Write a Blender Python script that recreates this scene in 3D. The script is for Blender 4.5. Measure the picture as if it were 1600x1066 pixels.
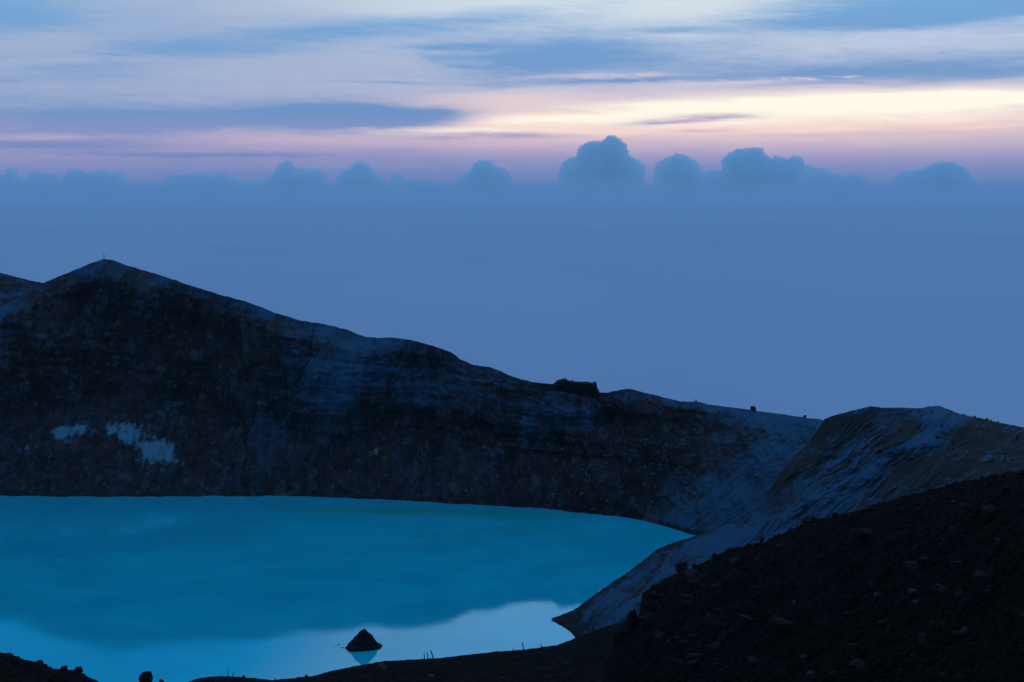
import bpy, bmesh, math, random
import numpy as np
from mathutils import Vector, Matrix

# ------------------------------------------------------------------ clean start
for o in list(bpy.data.objects):
    bpy.data.objects.remove(o)
scene = bpy.context.scene
COL = scene.collection
random.seed(11)
RNG = np.random.default_rng(11)


def lin(c):
    return tuple((v / 255 / 12.92) if v / 255 <= 0.04045 else ((v / 255 + 0.055) / 1.055) ** 2.4 for v in c)


# ------------------------------------------------------------------ camera
F = 2222.0                     # focal length in photo pixels (50 mm on a 36 mm sensor, 1600 px wide)
TH = math.atan(233 / F)        # pitch down: true horizon lies near row 300
CZ = 81.0                      # camera height above the crater lake (z = 0)
cam_d = bpy.data.cameras.new('camera')
cam_d.sensor_width = 36.0
cam_d.lens = 50.0
cam_d.clip_start = 0.5
cam_d.clip_end = 300000.0
cam = bpy.data.objects.new('camera', cam_d)
COL.objects.link(cam)
cam.location = (0, 0, CZ)
cam.rotation_euler = (math.pi / 2 - TH, 0, 0)
scene.camera = cam

scene.view_settings.view_transform = 'Standard'
scene.view_settings.look = 'None'
scene.view_settings.exposure = 0.0
scene.view_settings.gamma = 1.0
scene.cycles.use_denoising = True
scene.cycles.volume_bounces = 24
scene.cycles.max_bounces = 25
scene.cycles.diffuse_bounces = 3
scene.cycles.sample_clamp_indirect = 4.0

ST, CT = math.sin(TH), math.cos(TH)


def ray(px, py):
    """Photo pixel -> (unit horizontal direction x, y and slope dz per metre travelled)."""
    a = (np.asarray(px, float) - 800) / F
    b = (533 - np.asarray(py, float)) / F
    dx, dy, dz = a, CT + b * ST, -ST + b * CT
    h = np.hypot(dx, dy)
    return dx / h, dy / h, dz / h


def at_d(px, py, d):
    x, y, e = ray(px, py)
    d = np.asarray(d, float)
    return np.stack(np.broadcast_arrays(x * d, y * d, CZ + e * d), -1)


def at_z(px, py, z=0.0):
    x, y, e = ray(px, py)
    d = (z - CZ) / e
    return np.stack(np.broadcast_arrays(x * d, y * d, CZ + e * d), -1)


def project(P):
    x, y, z = P[..., 0], P[..., 1], P[..., 2] - CZ
    f = y * CT - z * ST
    u = y * ST + z * CT
    return 800 + F * x / f, 533 - F * u / f


# ------------------------------------------------------------------ world: dusk sky
class E:
    """tiny expression builder on math nodes"""
    nt = None

    def __init__(s, sock):
        s.s = sock

    @staticmethod
    def op(kind, *args, clamp=False):
        n = E.nt.nodes.new('ShaderNodeMath')
        n.operation = kind
        n.use_clamp = clamp
        for i, a in enumerate(args):
            if isinstance(a, E):
                E.nt.links.new(a.s, n.inputs[i])
            else:
                n.inputs[i].default_value = a
        return E(n.outputs[0])

    def __add__(a, b): return E.op('ADD', a, b)
    __radd__ = __add__
    def __sub__(a, b): return E.op('SUBTRACT', a, b)
    def __rsub__(a, b): return E.op('SUBTRACT', b, a)
    def __mul__(a, b): return E.op('MULTIPLY', a, b)
    __rmul__ = __mul__
    def __truediv__(a, b): return E.op('DIVIDE', a, b)


def smooth(x, lo, hi):
    n = E.nt.nodes.new('ShaderNodeMapRange')
    n.interpolation_type = 'SMOOTHSTEP'
    E.nt.links.new(x.s, n.inputs[0])
    n.inputs[1].default_value = lo
    n.inputs[2].default_value = hi
    return E(n.outputs[0])


def mixc(f, a, b):
    n = E.nt.nodes.new('ShaderNodeMix')
    n.data_type = 'RGBA'
    if isinstance(f, E):
        E.nt.links.new(f.s, n.inputs[0])
    else:
        n.inputs[0].default_value = f
    for i, c in ((6, a), (7, b)):
        if isinstance(c, tuple):
            n.inputs[i].default_value = (*c[:3], 1)
        else:
            E.nt.links.new(c, n.inputs[i])
    return n.outputs[2]


def ramp(x, stops):
    n = E.nt.nodes.new('ShaderNodeValToRGB')
    cr = n.color_ramp
    while len(cr.elements) < len(stops):
        cr.elements.new(0.5)
    for el, (p, c) in zip(cr.elements, stops):
        el.position = p
        el.color = (*c[:3], 1)
    E.nt.links.new(x.s, n.inputs[0])
    return n.outputs[0]


def comb(x, y, z=0.0):
    n = E.nt.nodes.new('ShaderNodeCombineXYZ')
    for i, v in enumerate((x, y, z)):
        if isinstance(v, E):
            E.nt.links.new(v.s, n.inputs[i])
        else:
            n.inputs[i].default_value = v
    return n.outputs[0]


def noise(vec, scale=1.0, detail=4.0, rough=0.5, dist=0.0):
    n = E.nt.nodes.new('ShaderNodeTexNoise')
    E.nt.links.new(vec, n.inputs['Vector'])
    n.inputs['Scale'].default_value = scale
    n.inputs['Detail'].default_value = detail
    n.inputs['Roughness'].default_value = rough
    n.inputs['Distortion'].default_value = dist
    return E(n.outputs['Fac'])


world = bpy.data.worlds.new('World')
scene.world = world
world.use_nodes = True
E.nt = world.node_tree
E.nt.nodes.clear()
tc = E.nt.nodes.new('ShaderNodeTexCoord')
sp = E.nt.nodes.new('ShaderNodeSeparateXYZ')
E.nt.links.new(tc.outputs['Generated'], sp.inputs[0])
wx, wy, wz = (E(sp.outputs[i]) for i in range(3))
hor = E.op('SQRT', wx * wx + wy * wy + 1e-6)
X = E.op('ARCTAN2', wx, wy) * F          # azimuth, in units of 1/2222 rad
Y = (wz / hor) * F                        # tangent of elevation, same units
n1 = noise(comb(X / 330.0, Y / 42.0, 3.1), 1.0, 5, 0.55, 0.6)
n2 = noise(comb((X - Y * 0.8) / 125.0, Y / 14.0, 7.7), 1.0, 6, 0.6, 0.5)
n4 = noise(comb((X + Y * 1.2) / 42.0 + (n1 - 0.5) * 2.5, Y / 6.5 + (n2 - 0.5) * 2.0, 5.5), 1.0, 7, 0.62, 0.5)
n3 = noise(comb(X / 700.0, Y / 120.0, 1.3), 1.0, 3, 0.5, 0.3)
Xw = X + (n1 - 0.5) * 120.0 + (n2 - 0.5) * 40.0
Yw = Y + (n1 - 0.5) * 22.0 + (n2 - 0.5) * 8.0


def skyxy(px, py):
    x, y, e = ray(px, py)
    return math.atan2(float(x), float(y)) * F, float(e) * F


def blob(px, py, sx, su, sd, slope=0.0):
    """soft streak: half-width sx, half-heights above and below its axis, tilted by slope (rise to the right)"""
    cx, cy = skyxy(px, py)
    dx = Xw - cx
    dy = Yw - cy
    if slope:
        dy = dy - dx * slope
    q = E.op('MAXIMUM', dy, 0.0) * (1 / su) + E.op('MINIMUM', dy, 0.0) * (1 / sd)
    p = dx * (1 / sx)
    return E.op('POWER', 2.71828, 0.0 - (p * p + q * q))


def total(items):
    t = None
    for a, *args in items:
        b = blob(*args) * a
        t = b if t is None else t + b
    return t


dark = total([
    (1.0, 570, 178, 185, 20, 26), (0.85, 170, 190, 330, 26, 30), (0.55, 60, 224, 130, 5, 9),
    (0.6, 330, 242, 200, 4, 4), 
    
    (0.9, 860, 88, 190, 30, 26), (0.75, 1390, 118, 380, 26, 13, 0.012), (0.90, 1480, 22, 330, 36, 16, 0.03),
    (0.8, 10, 22, 100, 28, 26), (0.5, 330, 78, 220, 14, 14), (0.55, 560, 44, 300, 16, 18, 0.1),
    (0.5, 700, 75, 70, 6, 6), (0.35, 1050, 48, 60, 4, 6), (0.45, 130, 108, 120, 10, 16, 0.08),
    (0.5, 165, 88, 28, 3, 3), (0.5, 950, 125, 120, 5, 5), (0.5, 590, 130, 90, 3, 3),
])
light = total([
    (0.8, 650, 3, 190, 26, 22, 0.02), (0.55, 1080, 14, 150, 30, 22), (0.45, 60, 68, 110, 14, 12, 0.08),
    (0.6, 1150, 131, 130, 5, 4, 0.03), (0.5, 940, 118, 90, 4, 4), (0.4, 1060, 58, 60, 4, 4),
    (0.6, 800, 148, 110, 5, 5), (0.6, 500, 95, 230, 26, 30), (0.35, 1400, 66, 160, 12, 12),
])
m = smooth(0.36 + dark - light * 0.75 + (n1 - 0.5) * 0.75 + (n2 - 0.5) * 0.60 + (n4 - 0.5) * 0.60, 0.05, 1.15)
yr = (Y + 100.0) * (1 / 1200.0)


def yp(py):
    return (skyxy(800, py)[1] + 100) / 1200


pale = ramp(yr, [
    (yp(318), lin((92, 132, 188))), (yp(292), lin((112, 138, 192))), (yp(270), lin((138, 145, 196))),
    (yp(248), lin((164, 158, 200))), (yp(225), lin((188, 174, 206))), (yp(195), lin((206, 192, 214))),
    (yp(160), lin((208, 200, 220))), (yp(110), lin((194, 201, 222))), (yp(50), lin((202, 214, 230))),
    (yp(0), lin((218, 230, 238))), (yp(-90), lin((200, 222, 240))), (yp(-300), lin((170, 220, 252))),
    (yp(-480), (0.36, 0.92, 1.52)), (yp(-600), (0.36, 0.92, 1.52))])
vl = smooth(0.0 - X + (n3 - 0.5) * 700.0, -150.0, 620.0) * smooth(Y, 95.0, 150.0)
vr = smooth(X + (n3 - 0.5) * 300.0, 250.0, 600.0) * smooth(Y, 170.0, 215.0)
pale = mixc(vl * 0.85, pale, lin((158, 176, 210)))
pale = mixc(vr * 0.80, pale, lin((190, 203, 228)))
blue = ramp(yr, [
    (yp(300), lin((92, 130, 188))), (yp(240), lin((128, 140, 194))), (yp(205), lin((136, 152, 200))),
    (yp(175), lin((112, 150, 200))), (yp(110), lin((118, 158, 206))), (yp(40), lin((118, 166, 214))),
    (yp(-100), lin((120, 180, 228))), (yp(-300), lin((135, 210, 250)))])
sky = mixc(m, pale, blue)
# after-glow: pink, peach and cream light low in the north-west
pink = total([(0.55, 430, 215, 150, 10, 12), (0.75, 80, 213, 80, 4, 4), (0.35, 700, 222, 260, 14, 14), (0.35, 1200, 228, 420, 18, 14)])
peach = total([(0.95, 880, 196, 320, 22, 20), (1.25, 1320, 186, 480, 38, 34), (0.5, 760, 158, 130, 10, 14)])
cream = total([(1.25, 1430, 156, 290, 12, 22, 0.01), (0.95, 960, 188, 200, 8, 8), (0.75, 1110, 168, 200, 10, 16), (0.5, 720, 205, 140, 5, 5)])
thin = 1.0 - smooth(dark + (n2 - 0.5) * 0.4 + (n4 - 0.5) * 0.35, 0.22, 0.85)
mod = 0.80 + (n2 - 0.5) * 0.8 + (n4 - 0.5) * 0.45
sky = mixc(E.op('MULTIPLY', pink * mod, thin, clamp=True), sky, lin((226, 192, 208)))
sky = mixc(E.op('MULTIPLY', peach * mod, thin, clamp=True), sky, (1.02, 0.73, 0.65))
fringe = total([(1.0, 1080, 130, 190, 5, 5, 0.03), (0.8, 960, 119, 130, 4, 4, 0.02), (0.5, 1300, 122, 160, 4, 4)])
sky = mixc(E.op('MULTIPLY', fringe, smooth(n4 + (n2 - 0.5) * 0.6, 0.36, 0.72), clamp=True), sky, lin((236, 214, 220)))
sky = mixc(E.op('MULTIPLY', cream * (mod * 1.5 + (n2 - 0.5) * 1.2), thin, clamp=True), sky, (1.12, 1.04, 0.86))
hi = smooth(Y + (n3 - 0.5) * 160.0, 330.0, 560.0)
left = 1.0 - smooth(X + (n3 - 0.5) * 260.0 + (Y - 700.0) * 0.9, -430.0, -190.0)
sky = mixc(hi * left, sky, (0.020, 0.35, 0.78))
# the sky fades to blue dusk overhead and behind the viewer
front = smooth(wy / hor, -0.2, 0.75)
dome = ramp(E.op('ABSOLUTE', wz), [(0.0, (0.106, 0.265, 0.545)), (0.35, (0.112, 0.322, 0.67)), (1.0, (0.080, 0.25, 0.57))])
k_front = front * (1.0 - smooth(wz, 0.35, 0.52))
sky = mixc(k_front, dome, sky)
streaks = total([(0.8, 620, 235, 50, 4, 4), (1.0, 800, 211, 100, 3.5, 4.5), (0.95, 1050, 189, 80, 4, 4.5, 0.05), (0.8, 1130, 181, 70, 3.5, 4), (0.6, 1100, 203, 55, 2.5, 3),
                 (0.6, 700, 216, 60, 2.5, 3), (0.35, 1300, 210, 160, 4, 4)])
sky = mixc(E.op('MULTIPLY', streaks, smooth(n2 + (n4 - 0.5) * 0.6, 0.25, 0.6), clamp=True), sky, ramp(yr, [(yp(245), lin((150, 150, 198))), (yp(205), lin((178, 165, 202))), (yp(180), lin((196, 172, 200)))]))
below = smooth(Y, -18.0, 6.0)
sky = mixc(below, (0.085, 0.21, 0.44), sky)
bg = E.nt.nodes.new('ShaderNodeBackground')
E.nt.links.new(sky, bg.inputs[0])
bg.inputs[1].default_value = 1.0
wo = E.nt.nodes.new('ShaderNodeOutputWorld')
E.nt.links.new(bg.outputs[0], wo.inputs[0])

# ------------------------------------------------------------------ numpy noise
_perm = RNG.permutation(256)
_perm = np.concatenate([_perm, _perm, _perm])
_g = RNG.normal(size=(256, 3))
_g /= np.linalg.norm(_g, axis=1)[:, None]


def perlin(x, y, z):
    x, y, z = np.broadcast_arrays(np.asarray(x, float), np.asarray(y, float), np.asarray(z, float))
    xi, yi, zi = (np.floor(v).astype(int) for v in (x, y, z))
    xf, yf, zf = x - xi, y - yi, z - zi
    u, v, w = (t * t * t * (t * (t * 6 - 15) + 10) for t in (xf, yf, zf))
    out = 0
    for dx in (0, 1):
        for dy in (0, 1):
            for dz in (0, 1):
                h = _perm[_perm[_perm[(xi + dx) & 255] + ((yi + dy) & 255)] + ((zi + dz) & 255)]
                g = _g[h]
                d = g[..., 0] * (xf - dx) + g[..., 1] * (yf - dy) + g[..., 2] * (zf - dz)
                out = out + d * (u if dx else 1 - u) * (v if dy else 1 - v) * (w if dz else 1 - w)
    return out * 1.5


def fbm(x, y, z, octv=5, gain=0.5):
    a, f, s = 1.0, 1.0, 0
    for i in range(octv):
        s = s + a * perlin(x * f + 13.7 * i, y * f + 5.1 * i, z * f + 9.3 * i)
        f *= 2.03
        a *= gain
    return s


def ridged(x, y, z, octv=4):
    a, f, s = 1.0, 1.0, 0
    for i in range(octv):
        s = s + a * (1 - 2 * np.abs(perlin(x * f + 3.7 * i, y * f + 8.1 * i, z * f + 1.3 * i)))
        f *= 2.1
        a *= 0.5
    return s / 1.9


def sstep(x, lo, hi):
    t = np.clip((x - lo) / (hi - lo), 0, 1)
    return t * t * (3 - 2 * t)


def blobs(px, py, items):
    out = np.zeros_like(px)
    for a, cx, cy, sx, sy, *r in items:
        dx, dy = px - cx, py - cy
        if r:
            c, s = math.cos(math.radians(r[0])), math.sin(math.radians(r[0]))
            dx, dy = dx * c - dy * s, dx * s + dy * c      # positive angle: rising to the right
        out += a * np.exp(-(dx / sx) ** 2 - (dy / sy) ** 2)
    return out


# ------------------------------------------------------------------ mesh helpers
def grid_mesh(name, P, mat, attrs=None, kind='structure'):
    R, C = P.shape[:2]
    me = bpy.data.meshes.new(name)
    me.vertices.add(R * C)
    me.vertices.foreach_set('co', P.reshape(-1).astype(np.float32))
    i = np.arange(R * C).reshape(R, C)
    q = np.stack([i[:-1, :-1], i[:-1, 1:], i[1:, 1:], i[1:, :-1]], -1).reshape(-1, 4)
    n = len(q)
    me.loops.add(n * 4)
    me.loops.foreach_set('vertex_index', q.reshape(-1).astype(np.int32))
    me.polygons.add(n)
    me.polygons.foreach_set('loop_start', (np.arange(n) * 4).astype(np.int32))
    me.polygons.foreach_set('use_smooth', np.ones(n, bool))
    me.update(calc_edges=True)
    for k, v in (attrs or {}).items():
        a = me.attributes.new(k, 'FLOAT', 'POINT')
        a.data.foreach_set('value', np.clip(v, 0, 1).reshape(-1).astype(np.float32))
    me.materials.append(mat)
    o = bpy.data.objects.new(name, me)
    COL.objects.link(o)
    if kind:
        o['kind'] = kind
    return o


def up_of(P):
    """z of the unit normal on a vertex grid"""
    a = np.gradient(P, axis=0)
    b = np.gradient(P, axis=1)
    n = np.cross(a, b)
    n /= np.linalg.norm(n, axis=-1)[..., None] + 1e-9
    return np.abs(n[..., 2])


def tag(o, label, cat, group=None):
    o['label'] = label
    o['category'] = cat
    if group:
        o['group'] = group
    return o


# ------------------------------------------------------------------ materials
def new_mat(name):
    mt = bpy.data.materials.new(name)
    mt.use_nodes = True
    nt = mt.node_tree
    E.nt = nt
    b = nt.nodes['Principled BSDF']
    b.inputs['Roughness'].default_value = 0.95
    b.inputs['Specular IOR Level'].default_value = 0.15
    return mt, nt, b


def attr(name):
    n = E.nt.nodes.new('ShaderNodeAttribute')
    n.attribute_name = name
    return E(n.outputs['Fac'])


def coords(sx=1, sy=1, sz=1):
    t = E.nt.nodes.new('ShaderNodeTexCoord')
    n = E.nt.nodes.new('ShaderNodeMapping')
    n.inputs['Scale'].default_value = (sx, sy, sz)
    E.nt.links.new(t.outputs['Object'], n.inputs[0])
    return n.outputs[0]


def bump(h, strength, dist, b):
    n = E.nt.nodes.new('ShaderNodeBump')
    n.inputs['Strength'].default_value = strength
    n.inputs['Distance'].default_value = dist
    E.nt.links.new(h.s, n.inputs['Height'])
    E.nt.links.new(n.outputs[0], b.inputs['Normal'])


def terrain_mat(name, dark_c, brown_c, ash_c, pale_c, big=0.06, fine=0.9, stain=None, frag=0.35):
    mt, nt, b = new_mat(name)
    v = coords()
    a = noise(v, big, 5, 0.6, 0.5) + attr('talus') * 0.30
    f = noise(coords(1, 0.7, 0.38), fine, 6, 0.65)
    c = mixc(smooth(a + (f - 0.5) * 0.35, 0.40, 0.66), dark_c, brown_c)
    ash = attr('ash') + (f - 0.5) * 0.55
    ashm = smooth(ash, 0.12, 0.85)
    c = mixc(ashm, c, ash_c)
    bare = 1.0 - ashm * 0.8
    # fine grain and scattered pale fragments
    g = noise(coords(1, 1, 1), fine * 3.1, 3, 0.7)
    c = mixc(smooth(g, 0.30, 0.52), mixc(0.55, c, (0.004, 0.004, 0.004)), c)
    c = mixc(smooth(g, 0.66, 0.74) * 0.45, c, pale_c)
    # broken rock: every fragment has its own tone, dark joints between
    for vs, amt, jd in ((fine * 0.55, 0.55, 0.5), (fine * 1.5, 0.6, 0.35)):
        vo = E.nt.nodes.new('ShaderNodeTexVoronoi')
        vo.inputs['Scale'].default_value = vs
        wv_ = E.nt.nodes.new('ShaderNodeVectorMath')
        wv_.operation = 'ADD'
        nn = E.nt.nodes.new('ShaderNodeTexNoise')
        nn.inputs['Scale'].default_value = vs * 1.7
        nn.inputs['Detail'].default_value = 3
        E.nt.links.new(coords(1, 0.8, 0.6), wv_.inputs[0])
        sc_ = E.nt.nodes.new('ShaderNodeVectorMath')
        sc_.operation = 'SCALE'
        sc_.inputs['Scale'].default_value = 0.9 / vs
        E.nt.links.new(nn.outputs['Color'], sc_.inputs[0])
        E.nt.links.new(v, nn.inputs['Vector'])
        E.nt.links.new(sc_.outputs[0], wv_.inputs[1])
        E.nt.links.new(wv_.outputs[0], vo.inputs['Vector'])
        sep = E.nt.nodes.new('ShaderNodeSeparateColor')
        E.nt.links.new(vo.outputs['Color'], sep.inputs[0])
        tone = E(sep.outputs[0])
        c = mixc(smooth(tone, 0.55, 0.05) * amt * bare, c, mixc(0.75, c, (0.002, 0.0015, 0.0012)))
        c = mixc(smooth(tone, 0.86, 1.0) * amt * frag * bare, c, pale_c)
    c = mixc(smooth(attr('stain') + (f - 0.5) * 1.9, 0.30, 0.95) * 0.9, c, stain or pale_c)
    nt.links.new(c, b.inputs['Base Color'])
    bump(f + noise(v, fine * 4, 4, 0.7) * 0.4, 0.7, 0.5 / fine, b)
    return mt


M_wall = terrain_mat('crater_wall_rock', (0.0190, 0.0092, 0.0088), (0.058, 0.0270, 0.0275), (0.034, 0.100, 0.160), (0.14, 0.18, 0.18), 0.05, 0.8, (0.13, 0.265, 0.315))
M_hill = terrain_mat('eroded_ash', (0.032, 0.0145, 0.0135), (0.043, 0.025, 0.027), (0.035, 0.098, 0.160), (0.10, 0.12, 0.14), 0.05, 0.9, (0.027, 0.0095, 0.0025), 0.2)
M_bank = terrain_mat('bank_soil', (0.0100, 0.0028, 0.0010), (0.0190, 0.0042, 0.0008), (0.030, 0.011, 0.008), (0.055, 0.040, 0.038), 0.09, 1.2)
M_spur = terrain_mat('lava_scree', (0.0062, 0.0014, 0.0006), (0.0130, 0.0027, 0.0008), (0.0140, 0.0042, 0.0024), (0.030, 0.014, 0.010), 0.12, 1.6)


for mm in (M_spur, M_bank):
    mm.node_tree.nodes['Principled BSDF'].inputs['Specular IOR Level'].default_value = 0.03


def rock_mat(name, c0, c1, sc=1.5):
    mt, nt, b = new_mat(name)
    t = E.nt.nodes.new('ShaderNodeTexCoord')
    inf = E.nt.nodes.new('ShaderNodeObjectInfo')
    v = t.outputs['Object']
    a = noise(v, sc, 6, 0.65)
    c = mixc(smooth(a + (E(inf.outputs['Random']) - 0.5) * 0.5, 0.3, 0.7), c0, c1)
    nt.links.new(c, b.inputs['Base Color'])
    bump(noise(v, sc * 3, 5, 0.7), 0.6, 0.15, b)
    return mt


M_lava = rock_mat('dark_lava_rock', (0.0100, 0.0042, 0.0032), (0.034, 0.0155, 0.0135))
M_grey = rock_mat('grey_stone', (0.026, 0.017, 0.016), (0.066, 0.050, 0.048))
M_palest = rock_mat('pale_altered_stone', (0.050, 0.056, 0.052), (0.14, 0.155, 0.145))
M_ochre = rock_mat('ochre_stone', (0.10, 0.085, 0.05), (0.20, 0.17, 0.10))
M_islet = rock_mat('islet_rock', (0.018, 0.011, 0.011), (0.036, 0.022, 0.022), 0.9)
mt, nt, b = new_mat('weathered_wood')
nt.links.new(mixc(noise(coords(6, 6, 0.8), 2.0, 4), (0.006, 0.004, 0.003), (0.02, 0.016, 0.012)), b.inputs['Base Color'])
M_wood = mt
mt, nt, b = new_mat('bleached_wood')
nt.links.new(mixc(noise(coords(6, 0.8, 6), 2.0, 4), (0.035, 0.032, 0.034), (0.085, 0.08, 0.08)), b.inputs['Base Color'])
M_plank = mt


# ------------------------------------------------------------------ profiles read in photo pixels
def curve(pts):
    pts = np.array(pts, float)
    return lambda x: np.interp(x, pts[:, 0], pts[:, 1])


crest_y = curve([(-1200, 640), (-600, 590), (-300, 548), (-100, 510), (0, 481), (35, 462), (71, 441), (110, 425), (140, 412), (163, 404), (180, 408), (200, 415),
                 (250, 430), (300, 447), (350, 462), (390, 473), (430, 489), (470, 501), (510, 507), (540, 515), (570, 526), (590, 528), (620, 528),
                 (650, 533), (690, 545), (705, 550), (720, 562), (740, 570), (770, 575), (800, 588), (830, 597), (855, 599), (865, 600), (935, 613),
                 (950, 614), (965, 610), (982, 607), (1010, 614), (1040, 622), (1070, 628), (1090, 627), (1110, 633), (1170, 640), (1240, 650), (1285, 656), (1430, 676)])
crest_d = curve([(-1200, 235), (-600, 345), (-300, 405), (0, 442), (163, 447), (280, 430), (400, 410), (600, 391), (750, 383), (870, 377), (960, 380), (1060, 392), (1150, 398), (1285, 400), (1430, 400)])
shore_y = curve([(-1200, 930), (-600, 812), (-300, 782), (-100, 774), (0, 772), (200, 772), (400, 773), (480, 774), (540, 777), (600, 779), (680, 784), (760, 788),
                 (830, 792), (880, 797), (940, 803), (1000, 812), (1040, 822), (1070, 832), (1088, 837), (1430, 838)])

# ------------------------------------------------------------------ far crater wall
cx = np.concatenate([np.linspace(-1200, -62, 110), np.arange(-60, 1300, 1.7), np.linspace(1302, 1430, 30)])
t_in = np.linspace(0, 1, 270)
nb = 5
t = np.concatenate([np.linspace(-0.12, -0.01, nb), t_in])
Ps = at_z(cx, shore_y(cx) + fbm(cx / 30, 0.3, 0.7, 4) * 1.2, 0.0)
Pc = at_d(cx, crest_y(cx), crest_d(cx))
cliff = 1 - sstep(cx, 850, 1050)
zt = np.interp(t, [-0.12, 0, 0.34, 0.915, 1], [-0.10, 0, 0.34, 0.915, 1])
s_cl = np.interp(t, [-0.12, 0, 0.34, 0.915, 1], [-0.18, 0, 0.48, 0.80, 1])
s_st = np.interp(t, [-0.12, 0, 0.5, 0.85, 1], [-0.13, 0, 0.46, 0.80, 1])
ker = np.hanning(31)
ker /= ker.sum()
s_cl = np.convolve(np.pad(s_cl, 15, mode='reflect', reflect_type='odd'), ker, 'valid')
S = s_cl[:, None] * cliff + s_st[:, None] * (1 - cliff)
hd = Pc[:, :2] - Ps[:, :2]
P = np.zeros((len(t), len(cx), 3))
P[..., :2] = Ps[None, :, :2] + S[..., None] * hd[None]
P[..., 2] = zt[:, None] * Pc[None, :, 2]
rad = P[..., :2] / np.linalg.norm(P[..., :2], axis=-1)[..., None]
sx, zz = P[..., 0], P[..., 2]
T = t[:, None] * np.ones(len(cx))
win = np.clip((1 - T) / 0.06, 0, 1) * sstep(T, -0.02, 0.06)
low = 1 - sstep(T, 0.28, 0.5)
mid = sstep(T, 0.25, 0.45) * (1 - sstep(T, 0.89, 0.95))
wp = fbm(sx / 30, zz / 22, 0.4, 4)
lean = sx + zz * 0.35 * fbm(sx / 60, 0.3, 0.8, 2)
rill = ridged(lean / 6.5 + wp * 0.55, zz / 90, 1.2, 3)
fine_rill = ridged(lean / 2.2 + wp * 0.5, zz / 50, 4.2, 2)
groove = np.exp(-(perlin(lean / 9 + wp * 0.35, zz / 45, 7.7) / 0.05) ** 2) * sstep(perlin(sx / 40, zz / 40, 2.2), -0.2, 0.3)
gully = fbm(sx / 26 + wp * 0.4, zz / 70, 2.2, 3)
strata = fbm(sx / 120 + 4, (zz + wp * 1.6 + sx * 0.09) / 2.2, 3.3, 4)
ledge = np.tanh(fbm(sx / 160, (zz + wp * 2 + sx * 0.09) / 5.5, 5.1, 2) * 3)
rough = fbm(sx / 3.2, 0.4, zz / 3.0, 5)
disp = win * (gully * 4.2 * (0.4 + mid) + rill * (1.25 * low + 0.7 * mid) + fine_rill * 0.35 - groove * (1.3 * low + 0.5 * mid) + ledge * 1.0 * mid + strata * 0.55 * mid + rough * (0.40 + 0.40 * mid))
blk = np.abs(perlin(sx / 2.6 + wp * 0.3, 0.9, zz / 2.1)) + 0.5 * np.abs(perlin(sx / 1.1, 4.9, zz / 1.0))
disp += win * (0.9 * blk - 0.35) * (0.5 + 0.7 * mid)
pxx, pyy = project(P)
# a few larger buttresses and hollows
disp += win * 5.0 * blobs(pxx, pyy, [(-1, 130, 470, 50, 35), (0.8, 60, 520, 40, 60), (-1, 330, 560, 70, 60), (0.9, 560, 600, 60, 70, 20), (-0.8, 750, 670, 50, 28),
                                     (0.9, 880, 640, 40, 22), (-1.2, 960, 660, 26, 22), (0.7, 1020, 640, 50, 20), (0.7, 460, 560, 60, 40), (-0.8, 680, 590, 60, 40)])
P[..., :2] -= rad * disp[..., None]
P[..., 2] += win * rough * 0.25 + np.where(T >= 0.97, 0.16 * fbm(sx / 1.6, 0.5, 0.5, 4), 0)
up = up_of(P)
pxx, pyy = project(P)
diag = sstep(pxx - (975 + (832 - pyy) * 1.45) + fbm(pxx / 60, pyy / 30, 0.1, 3) * 40, -30, 70)
dstreak = fbm((pxx * 0.60 + pyy * 0.80) / 7, (pxx - pyy) / 130, 6.1, 4)
ash = sstep(up, 0.60, 0.92) * 0.16 + sstep(T + 0.035 * fbm(sx / 9, 0.3, 0.6, 5), 0.89, 0.975) * ((0.22 + 0.28 * fbm(sx / 9, zz / 4, 0.6, 5)) * (1 - sstep(cx, 690, 720))[None] + 0.35 * sstep(cx, 960, 1000)[None])
ash += diag * (0.34 + 0.26 * dstreak) + (1 - diag) * sstep(cx, 980, 1060)[None] * 0.18 * dstreak
ash += blobs(pxx, pyy, [(0.4, 20, 500, 50, 40), (0.30, 640, 590, 130, 55), (0.30, 500, 570, 60, 40), (0.35, 830, 660, 60, 40), (0.35, 920, 660, 30, 30, 40),
                        (0.20, 1210, 700, 70, 60), (0.2, 1180, 660, 90, 14), (0.25, 160, 505, 26, 12), (0.22, 215, 570, 24, 22),
                        (0.28, 20, 690, 45, 22), (0.3, 980, 625, 40, 10), (0.25, 470, 640, 60, 40), (-0.5, 1010, 690, 90, 50), (-0.4, 850, 605, 40, 8), (-0.4, 750, 668, 45, 20),
                        (-0.5, 100, 470, 30, 26), (-0.3, 320, 560, 100, 40), (-0.4, 30, 530, 20, 40)])
bands = 1 - np.abs(np.tanh(4 * fbm(sx / 200 + 1, (zz + wp * 1.4 + sx * 0.09) / 3.4, 8.2, 3)))
ash += mid * (strata * 0.14 + 0.17 * bands * sstep(perlin(sx / 50, zz / 25, 4.4), -0.1, 0.35) - 0.06) + rill * 0.10 + fine_rill * 0.11 + 0.12 * gully + 0.04 * rough + 0.05 + 0.24 * fbm(sx / 16, 0.2, zz / 18, 5) + 0.16 * fbm(lean / 2.4, 0.7, zz / 14, 5) * (1 - 0.7 * mid) - 0.25 * groove
tal = low * (0.55 + 0.3 * rill) * (1 - sstep(cx, 820, 900))[None] + 0.4 * mid * fbm(sx / 7, zz / 24, 0.2, 4) + 0.35 * fbm(lean / 2.0, 0.4, zz / 7, 4) + 0.5 * mid * strata - 0.5 * mid * bands
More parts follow.
